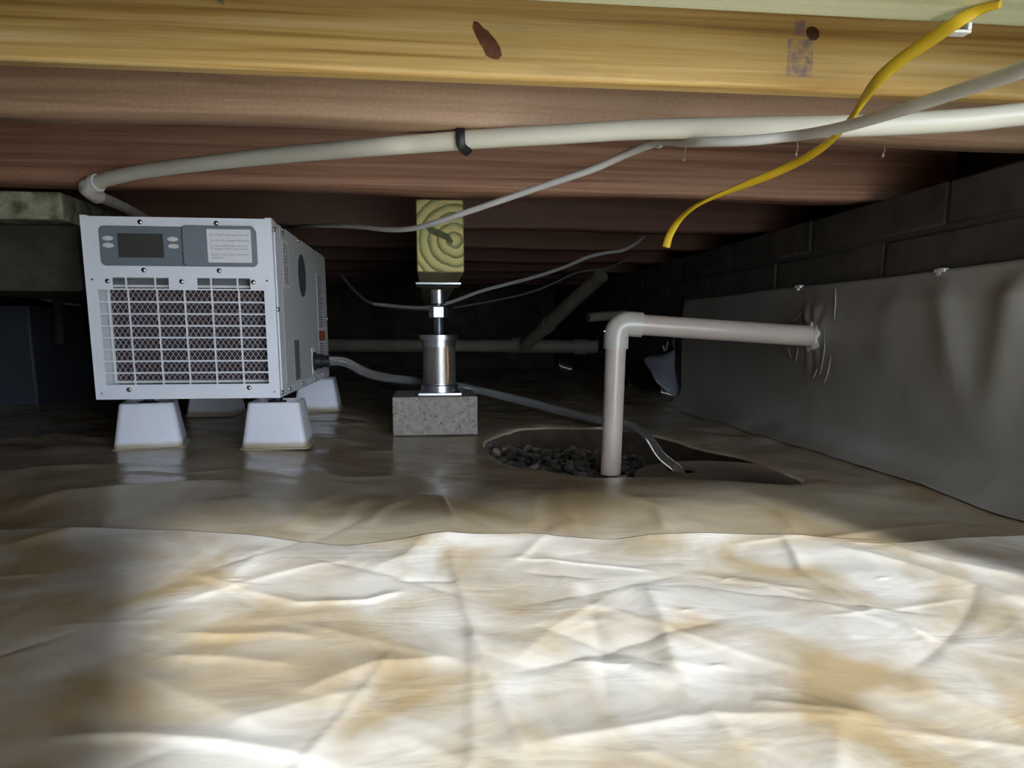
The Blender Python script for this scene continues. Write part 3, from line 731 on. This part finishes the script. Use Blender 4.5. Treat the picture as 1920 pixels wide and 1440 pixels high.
c = Vector((UX1+.0016, 1.545, .352)); MB().lathe(c, [(.043, 0), (.043, .0008)], 36, 'X').build('round_badge', 'badge', dh)
wl = side_rect('warning_label', 'sticker', 1.735, 1.835, .128+.02, .372); tag(wl, 'tall warning label with a red band')
side_rect('red_band', 'red', 1.737, 1.833, .216, .240, wl, .0021, .0024)
for k in range(26):
    zz_ = .366-k*.0056
    if .212 < zz_ < .245 or zz_ < .216: continue
    side_rect('print_line', 'ink', 1.742, 1.742+rng.uniform(.055, .085), zz_, zz_+.0026, wl, .0021, .0023)
for k in range(8):
    zz_ = .208-k*.0065
    side_rect('print_line', 'ink', 1.742, 1.742+rng.uniform(.055, .085), zz_, zz_+.0026, wl, .0021, .0023)
rp = side_rect('rating_plate', 'plate_grey', 1.425, 1.475, .145, .222)
# outlet fitting and rubber feet
oy, oz = 1.648, .172
MB().lathe((UX1+.002, oy, oz), [(.021, 0), (.021, .004), (.0165, .0045), (.0165, .018), (.0135, .019), (.0135, .034)], 22, 'X').build('drain_outlet', 'black', dh)
B((UX1+.0017, oy-.025, oz-.03), (UX1+.0030, oy+.02, oz+.03)).build('outlet_plate', 'white', dh, bevel=.0005)
FEET = [(gz(265,844,.02), R(14), 'white plastic riser under the front left corner of the dehumidifier'), (gz(513,844,.02), R(2), 'white plastic riser under the front right corner of the dehumidifier'),
        (gz(396,782,.02), R(-4), 'white plastic riser under the rear left corner of the dehumidifier'), (gz(592,775,.02), R(3), 'white plastic riser under the rear right corner of the dehumidifier')]
def riser_mesh():
    mb = MB(); rs = []
    def sq(h, r, z_, n=4):
        P = []
        for (sx0, sy0, s) in ((1, 1, 0), (-1, 1, 90), (-1, -1, 180), (1, -1, 270)):
            for k in range(n+1):
                t_ = R(s+90*k/n); P.append((sx0*(h-r)+r*math.cos(t_), sy0*(h-r)+r*math.sin(t_), z_))
        return P
    for h, r, z_ in ((.062, .010, 0), (.0625, .010, .003), (.0590, .010, .005), (.0470, .010, .084), (.0455, .009, .0865), (.0425, .008, .0870), (.0415, .008, .0850), (.0405, .007, .078)): rs.append(sq(h, r, z_))
    return mb.rings(rs)
first = None
for p, rz, lab in FEET:
    p = Vector((p.x, p.y + .055, 0)); p.z = fh(p.x, p.y) + .0005
    if first is None:
        mb = riser_mesh(); first = mb.build('riser_block', 'riser', origin=(0, 0, 0), ang=50); o = first
    else:
        o = first.copy(); COL.objects.link(o)
    o.location = p; o.rotation_euler = (0, 0, rz); tag(o, lab, 'riser', 'risers under the dehumidifier')
    top = p.z + .078
    MB().lathe((p.x, p.y, 0), [(.017, top+.0005), (.017, top+.008), (.010, top+.009), (.010, UZ0-.004), (.013, UZ0-.0035), (.013, UZ0-.0002)], 18).build('rubber_foot', 'black', dh)

# ------------------------------------------------------------------ sump: lid, gravel, discharge pipe, hose
LZ = -.048
hole = gz(1277, 881, LZ); lc = Vector((.582, 1.33, LZ)); lr = .182
lid = MB(); ho = []; 
nn_ = 48
outer = [(lc.x+lr*math.cos(2*math.pi*k/nn_), lc.y+lr*math.sin(2*math.pi*k/nn_)) for k in range(nn_)]
hr_ = (.030, .034)
hol = [(hole.x+hr_[0]*math.cos(2*math.pi*k/nn_), hole.y+hr_[1]*math.sin(2*math.pi*k/nn_)) for k in range(nn_)]
lid.rings([[(x, y, LZ-.006) for x, y in hol], [(x, y, LZ) for x, y in hol], [(x, y, LZ) for x, y in outer], [(x, y, LZ-.006) for x, y in outer], [(x, y, LZ-.006) for x, y in hol]], cap=False)
su = thing('sump', (lc.x, lc.y, -.098), 'round brown lidded sump basin sunk in the pit by the right wall', 'sump'); lid.build('lid', 'lid', su, ang=30)
basin = MB().lathe((lc.x, lc.y, -.098), [(lr-.01, 0), (lr-.01, .0435), (lr-.016, .0435), (lr-.016, .002)], 40, cap=False); basin.f.append(tuple(range(40)))
basin.build('basin', 'black', su, ang=30)
pv = gz(1145, 880, -.050)
def gravel():
    protos = []
    for k in range(7):
        bm = bmesh.new(); bmesh.ops.create_icosphere(bm, subdivisions=1, radius=1)
        for v in bm.verts: v.co *= random.uniform(.72, 1.18)
        for v in bm.verts: v.co = Vector((v.co.x, v.co.y*random.uniform(.75, .9), v.co.z*.68))
        me = bpy.data.meshes.new('stone'); bm.to_mesh(me); bm.free(); me.materials.append(M['stone%d' % (k % 5)]); protos.append(me)
    pts = []; tries = 0
    wide = [(PCX+(p[0]-PCX)*1.12, PCY+(p[1]-PCY)*1.12) for p in rim[::4]]
    while len(pts) < 290 and tries < 30000:
        tries += 1
        x, y = random.uniform(.06, .50), random.uniform(1.02, 1.86)
        if not inside(np.array([x]), np.array([y]), wide)[0]: continue
        if math.hypot(x-lc.x, y-lc.y) < lr+.012: continue
        if math.hypot(x-pv.x, y-pv.y) < .032: continue
        r = random.uniform(.009, .019)
        edge = max(0, 1-(x-.09)/.16)
        z_ = -.082+.045*edge+random.choice((0, .012, .02))
        if any((x-a)**2+(y-b_)**2+(z_-c_)**2 < (.78*(r+rr))**2 for a, b_, c_, rr in pts): continue
        pts.append((x, y, z_, r))
    for (x, y, z_, r) in pts:
        w = random.choices(range(7), [5, 4, 6, 1.3, 1.6, 5, 4])[0]
        o = bpy.data.objects.new('stone', protos[w]); COL.objects.link(o); o.parent = PIT; o.location = Vector((x, y, z_))-OFF[PIT.name]
        o.rotation_euler = (random.uniform(-.5, .5), random.uniform(-.5, .5), random.uniform(0, 6.28)); o.scale = (r, r, r)
gravel()
pr_ = .0211
ptop = gy(1180, 606, pv.y); pin = gx(1530, 631, WX-.004)
A = Vector((pv.x, pv.y, -.060)); Bz = ptop.z
ex = Vector((pv.x+.002, pv.y, 0))
dp = thing('discharge_pipe', (pv.x, pv.y, -.06), 'beige plastic pipe rising from the sump and elbowing into the wall', 'pipe')
top_c = Vector((pv.x+.006, pv.y, Bz)); dirn = (pin-top_c).normalized()
up_ = (top_c-A).normalized()
MB().tube([A, top_c-up_*.028], pr_, 28, 0).build('vertical_pipe', 'pvc', dp)
MB().tube([top_c+dirn*.028, pin+dirn*.006], pr_, 28, 0).build('horizontal_pipe', 'pvc', dp)
MB().tube([pin-dirn*.007, pin+dirn*.005], pr_+.0006, 28, 0).build('primer_stain', 'primer', dp)
er = .0255; pts = [top_c-up_*.052, top_c-up_*.04]
for k in range(13):
    a = math.pi/2*k/12; pts.append(top_c - up_*(.027*(1-math.sin(a))) + dirn*(.027*(1-math.cos(a))))
pts += [top_c+dirn*.04, top_c+dirn*.052]
MB().tube(pts, er, 28, 0).build('elbow', 'pvc_elbow', dp)
q = gy(1136, 621, pv.y); MB().lathe((top_c.x-er-.003, pv.y-.004, q.z), [(.003, 0), (.003, .002), (.0017, .0025), (.0017, .008)], 10, 'X').build('screw', 'zinc', dp)
# clear hose
hp = [Vector((UX1+.022, oy, oz)), Vector((UX1+.07, oy+.003, oz-.002)), at(700, 703, 1.66), at(790, 716, 1.80), at(880, 728, 1.88), at(1000, 757, 1.84), at(1100, 783, 1.76), at(1180, 801, 1.68), at(1215, 822, 1.60), at(1240, 856, 1.53), Vector((hole.x-.005, hole.y-.004, LZ-.004)), Vector((hole.x+.002, hole.y-.006, LZ-.04))]
for i in range(3, 8): hp[i].z = max(hp[i].z, fh(hp[i].x, hp[i].y)+.0125)
hs = MB().tube(hp, .0105, 16, 8).build('drain_hose', 'hose'); tag(hs, 'clear drain hose running from the dehumidifier into the sump hole', 'hose')

# ------------------------------------------------------------------ wall liner
def wall_liner():
    ys = np.arange(-.05, 2.2001, .008); ss = np.concatenate([np.arange(0, .1, .006), np.linspace(.1, .36, 40)])
    Yg, S = np.meshgrid(ys, ss)
    TOP = .333+.0015*np.sin(Yg*9)
    r = .055
    # profile: a fillet from the floor, then up the wall
    th = np.clip(S/(r*math.pi/2), 0, 1)*math.pi/2
    X = (WX-.006) - r*(1-np.sin(th)); Zb = r*(1-np.cos(th))
    t_ = np.clip((S-r*math.pi/2)/(.36-r*math.pi/2), 0, 1); Z = np.where(S > r*math.pi/2, r+t_*(TOP-r), Zb) 
    base = floor_h(np.full(Yg.shape, WX-.062), Yg)
    Z = Z + (base+.003)*(1-np.clip(Z/.2, 0, 1))
    w = np.clip(t_*1.2, 0, 1)*np.clip((1-t_)*6, .12, 1)
    bulge = .006*(1+VE(Yg*3.5+Z*1.5, Z*3.5)) + .003*(1+VB(Yg*9-Z*6, Z*4)) + .0012*VC(Yg*26+Z*3, Z*9)
    y1 = gx(1900, 600, WX).y; bulge += .010*np.exp(-((Yg-y1+(Z-.2)*.25)/.035)**2)
    y2 = gx(1800, 700, WX).y; bulge += .006*np.exp(-((Yg-y2-(Z-.2)*.3)/.03)**2)
    bulge += .0010*np.sin((Yg*1.0+Z*.4)*46+3*VA(Yg*4, Z*5))*np.exp(-((Yg-1.1)/.35)**2)
    yp, zp = pin.y, pin.z; dd = np.hypot(Yg-yp, Z-zp); an = np.arctan2(Z-zp, Yg-yp)
    bulge += .006*np.abs(np.sin(an*4+.6))*np.exp(-((dd-.045)/.03)**2)
    X = X - bulge*w
    o = grid_obj('wall_liner', X, Yg, Z, 'liner_wall'); md = o.modifiers.new('thickness', 'SOLIDIFY'); md.thickness = .0008; md.offset = 0
    return tag(o, 'grey plastic liner hung along the right foundation wall', 'liner')
WL = wall_liner()
def strip(name, pts_px, rad, mat, parent, off=.012):
    P = [gx(px, py, WX-off) for px, py in pts_px]; return MB().tube(P, rad, 8, 4, rads=[(0, rad*.3), (.3, rad), (.75, rad*.8), (1, rad*.25)]).build(name, mat, parent)
tag(strip('tear', [(1764, 641), (1774, 630), (1788, 618), (1799, 606), (1805, 597)], .0030, 'liner_edge', WL, .017), 'small white tear in the liner')
for pts in [[(1545,612),(1546,650),(1540,690),(1536,703)], [(1558,668),(1552,700),(1544,720)], [(1516,575),(1505,585),(1490,600),(1484,606)], [(1497,648),(1494,665),(1492,678)], [(1477,650),(1480,662),(1484,672)], [(1567,540),(1566,575),(1564,600)], [(1533,690),(1528,702),(1525,708)], [(1538,575),(1530,590),(1526,600)]]:
    strip('pleat', pts, .0016, 'liner_wall', WL, .014)
mb = MB()
rp_ = []
for k in range(26):
    a = 2*math.pi*k/26; rr = pr_+.009+.005*math.sin(5*a+1)+.003*math.sin(9*a); rp_.append((pin.x-.010, pin.y+rr*math.cos(a), pin.z+rr*math.sin(a)))
rin = [(pin.x-.015, pin.y+(pr_+.001)*math.cos(2*math.pi*k/26), pin.z+(pr_+.001)*math.sin(2*math.pi*k/26)) for k in range(26)]
mb.rings([[(pin.x+.006, b_, c_) for a_, b_, c_ in rp_], rp_, rin], cap=False); mb.build('sealant_collar', 'liner_edge', WL)
for (px, py) in ((1500, 537), (1767, 506)):
    p = gx(px, py, WX-.004); MB().box((WX-.012, p.y-.014, p.z-.004), (WX-.002, p.y+.010, p.z+.002)).box((WX-.010, p.y-.004, p.z-.009), (WX-.004, p.y+.006, p.z+.003)).build('fastener', 'liner_edge', WL, bevel=.0015)
# torn flap of liner beyond the end of the wall liner
def flap():
    P = [(1208,672),(1224,668),(1240,664),(1256,658),(1270,652),(1278,660)]
    top = [at(px, py, 2.38) for px, py in P]; bot = [at(px, py, 2.30) for px, py in [(1222,705),(1232,715),(1245,728),(1260,742),(1272,745),(1280,735)]]
    n = 8; rs = []
    for k in range(n+1):
        f = k/n; row = []
        for i, (a, b_) in enumerate(zip(top, bot)): p = a.lerp(b_, f); p.y += .018*math.sin(f*5+i*1.4); p.z += .004*math.sin(i*2+f*3); row.append(p)
        rs.append(row)
    o = MB().rings(rs, cap=False, closed=False).build('liner_flap', 'liner_torn', ang=80); md = o.modifiers.new('thickness', 'SOLIDIFY'); md.thickness = .0015
    tag(o, 'torn grey liner flap in the dark corner behind the beige pipe', 'liner')
    for pts in [[(1243,648),(1246,657),(1250,652),(1252,640)], [(1264,634),(1263,645),(1268,655),(1272,650)]]:
        MB().tube([at(px, py, 2.37) for px, py in pts], .0035, 8, 5).build('curl', 'liner_torn', o)
flap()

# ------------------------------------------------------------------ cables and pipes overhead
PX = [(1985,208,.755),(1900,216,.76),(1800,226,.768),(1600,236,.795),(1400,239,.825)]
pts = [at(*p) for p in PX] + [gz(px, py, .4690) for px, py in ((1200,243),(1050,252),(960,257),(870,263),(780,270),(700,276))] + [at(*p) for p in [(500,293,1.055),(350,310,1.13),(260,323,1.175),(205,335,1.20),(178,345,1.213)]]
pr0 = thing('water_pipe', pts[8], 'white plastic water pipe sweeping across below the old joists', 'pipe')
MB().tube(pts, .0111, 18, 8).build('pipe_run', 'pex', pr0)
cn = at(166, 355, 1.212)
MB().tube([pts[-1]+Vector((.004, -.001, .001)), at(166, 351, 1.215), cn, Vector((cn.x+.002, cn.y+.025, cn.z-.006))], .0135, 14, 5).build('elbow_fitting', 'pex_old', pr0)
MB().tube([pts[-2].lerp(pts[-1], .75), pts[-1]+Vector((-.002, 0, 0))], .0142, 16, 0).build('crimp_ring', 'clip_white', pr0)
e1 = Vector((cn.x+.002, cn.y+.022, cn.z-.006)); e2 = at(225, 385, 1.36); e3 = at(290, 408, 1.60); e4 = at(360, 430, 1.95)
for q in (e2, e3, e4): q.z = min(q.z, JZ-.013)
MB().tube([e1, e2, e3, e4], .0095, 14, 5).build('return_pipe', 'pex_old', pr0)
hp_ = pts[8]; mb = MB(); 
mb.tube([hp_+Vector((-.004, -.002, .014)), hp_+Vector((-.005, -.0135, .006)), hp_+Vector((-.004, -.0125, -.009)), hp_+Vector((.004, -.004, -.0142)), hp_+Vector((.007, .002, -.0135))], .004, 8, 5, flat=lambda u: (.0055, .0013, 0)); mb.build('pipe_hook', 'black', pr0)
# yellow flat cable
YP = [(1880,-40,.57),(1835,6,.58),(1790,44,.588),(1740,78,.61),(1690,112,.635),(1648,148,.66),(1622,182,.685),(1603,212,.70),(1578,243,.735),(1552,268,.775),(1518,292,.81),(1480,312,.845),(1440,330,.87),(1390,350,.90),(1340,369,.93),(1300,389,.955),(1274,412,.975),(1256,440,.985),(1249,463,.99)]
pts = [at(*p) for p in YP]
pts[0].z = min(pts[0].z, JZ-.004); pts[1].z = min(pts[1].z, JZ-.004); pts[2].z = min(pts[2].z, JZ-.0045)
yc = thing('yellow_cable', pts[2], 'flat yellow electrical cable dangling from the overhead plank', 'cable')
def yflat(u): return (.0052, .0027, .5+1.5*math.sin(u*7.5))
MB().tube(pts, .005, 12, 7, flat=yflat).build('sheath', 'yellow', yc)
c0 = gz(1790, 43, JZ); mb = MB()
mb.box((c0.x-.012, c0.y-.005, c0.z-.0085), (c0.x+.012, c0.y+.005, c0.z-.0062)).box((c0.x-.012, c0.y-.005, c0.z-.0063), (c0.x-.0085, c0.y+.005, c0.z-.0002)).box((c0.x+.0085, c0.y-.005, c0.z-.0063), (c0.x+.012, c0.y+.005, c0.z-.0002))
mb.build('cable_clip', 'clip_white', yc, bevel=.001)
# grey-white cable
GP = [(2000,92,.44),(1920,130,.47),(1800,170,.54),(1700,203,.60),(1600,233,.675),(1540,247,.72),(1480,256,.765),(1400,264,.785),(1320,266,.822),(1285,267,.865),(1238,264,.945),(1180,287,.985),(1110,318,1.01),(1030,345,1.04),(960,369,1.07),(880,396,1.11),(820,416,1.15),(770,429,1.20),(720,430,1.27),(660,424,1.40),(570,424,1.70),(520,430,2.0)]
pts = [at(*p) for p in GP]
for p in pts:
    if .885 < p.y < .955: p.z = min(p.z, JZ-.0072)
gc = thing('grey_cable', pts[10], 'pale grey cable drooping past the timber beam end', 'cable')
MB().tube(pts, .005, 12, 7, rads=[(0, .0052), (.5, .0052), (.6, .0047), (1, .004)]).build('sheath', 'nm_grey', gc)
p = pts[10]; mb = MB(); mb.box((p.x-.003, p.y-.006, p.z-.0062), (p.x+.003, p.y+.006, p.z-.0052)).box((p.x-.003, p.y-.0068, p.z-.0062), (p.x+.003, p.y-.0056, JZ)).box((p.x-.003, p.y+.0056, p.z-.0062), (p.x+.003, p.y+.0068, JZ)); mb.build('staple', 'clip_white', gc)
def cable(name, pts, r, mat, label, cat='wire'):
    return tag(MB().tube([at(*p) for p in pts], r, 8, 6).build(name, mat), label, cat)
cable('sagging_wire', [(700,570,2.05),(790,577,2.02),(843,567,2.0),(905,545,1.98),(1000,520,1.96),(1060,500,1.95),(1100,483,1.95),(1135,474,1.95),(1165,470,1.95),(1190,458,1.96),(1207,443,2.0)], .0048, 'wire_grey', 'grey wire sagging in the dark from joist to screw jack')
cable('slack_wire', [(640,515,2.3),(665,545,2.3),(695,568,2.3),(745,577,2.3),(800,581,2.3),(830,588,2.3)], .0045, 'wire_dark', 'dark thin wire sagging left of the screw jack')
cable('slack_wire', [(850,577,2.4),(930,563,2.4),(1010,543,2.4),(1080,512,2.4),(1140,502,2.4),(1190,478,2.4)], .0035, 'wire_dark', 'dark thin wire sagging below the grey wire')
cable('corner_wire', [(-60,520,1.9),(0,541,1.9),(50,552,1.9),(110,567,1.9),(150,572,1.95)], .004, 'wire_grey', 'thin grey wire sagging at the far left edge')
# drain pipe in the background
z_ = .172
dn = thing('drain_pipe', (0, 3.2, z_), 'dim beige drain pipe with slanting branch deep in the crawl space', 'pipe')
a = at(300, 646, 3.25); b_ = at(1120, 650, 3.25)
MB().tube([a, b_], .029, 18, 0).build('main_run', 'drain', dn)
d0 = at(985, 648, 3.2); d1 = at(1128, 515, 2.75)
MB().tube([d0, d1], .029, 18, 0).build('branch', 'drain', dn)
MB().tube([d0.lerp(d1, .28), d0.lerp(d1, .36)], .034, 18, 0).build('branch_hub', 'drain', dn)
MB().tube([at(1075, 650, 3.25), at(1100, 650, 3.25)], .035, 18, 0).build('hub', 'drain', dn)
MB().tube([at(960, 648, 3.25), at(985, 648, 3.25)], .035, 18, 0).build('hub', 'drain', dn)
st = MB().tube([at(1103, 595, 2.7), at(1175, 590, 2.75)], .018, 14, 0).build('pipe_stub', 'drain'); tag(st, 'short capped pipe stub showing behind the beige elbow', 'pipe')

# ------------------------------------------------------------------ left background: girder ends, pier
p1 = gy(118, 412, 1.374); xl = gy(-160, 412, 1.374).x
g1 = B((xl, 1.374, p1.z), (p1.x, 2.6, JZ-.003)); tag(g1.build('girder', 'moss', bevel=.004), 'mossy old girder end tucked under the joists at far left', 'beam')
p2 = gy(116, 546, 1.43)
g2 = B((xl-.02, 1.43, p2.z), (p1.x-.004, 2.6, p1.z-.001)); tag(g2.build('girder', 'moss_dark', bevel=.004), 'darker lower girder stacked beneath the mossy one', 'beam')
fx = fh(at(30, 690, 2.2).x, at(30, 690, 2.2).y)
q0 = at(-120, 690, 2.15); q1 = at(85, 577, 2.15)
pier = B((q0.x, 2.2, .012), (q1.x, 2.55, p2.z-.001)); tag(pier.build('pier', 'pier_wrap', bevel=.006), 'dark bluish wrapped pier beneath the far left girders', 'pier')
hg = MB().tube([at(108, 548, 1.9), at(110, 600, 1.9), at(112, 645, 1.9)], .012, 12, 3).build('hanging_pipe', 'moss_dark'); tag(hg, 'short dark pipe hanging behind the far left girders', 'pipe')
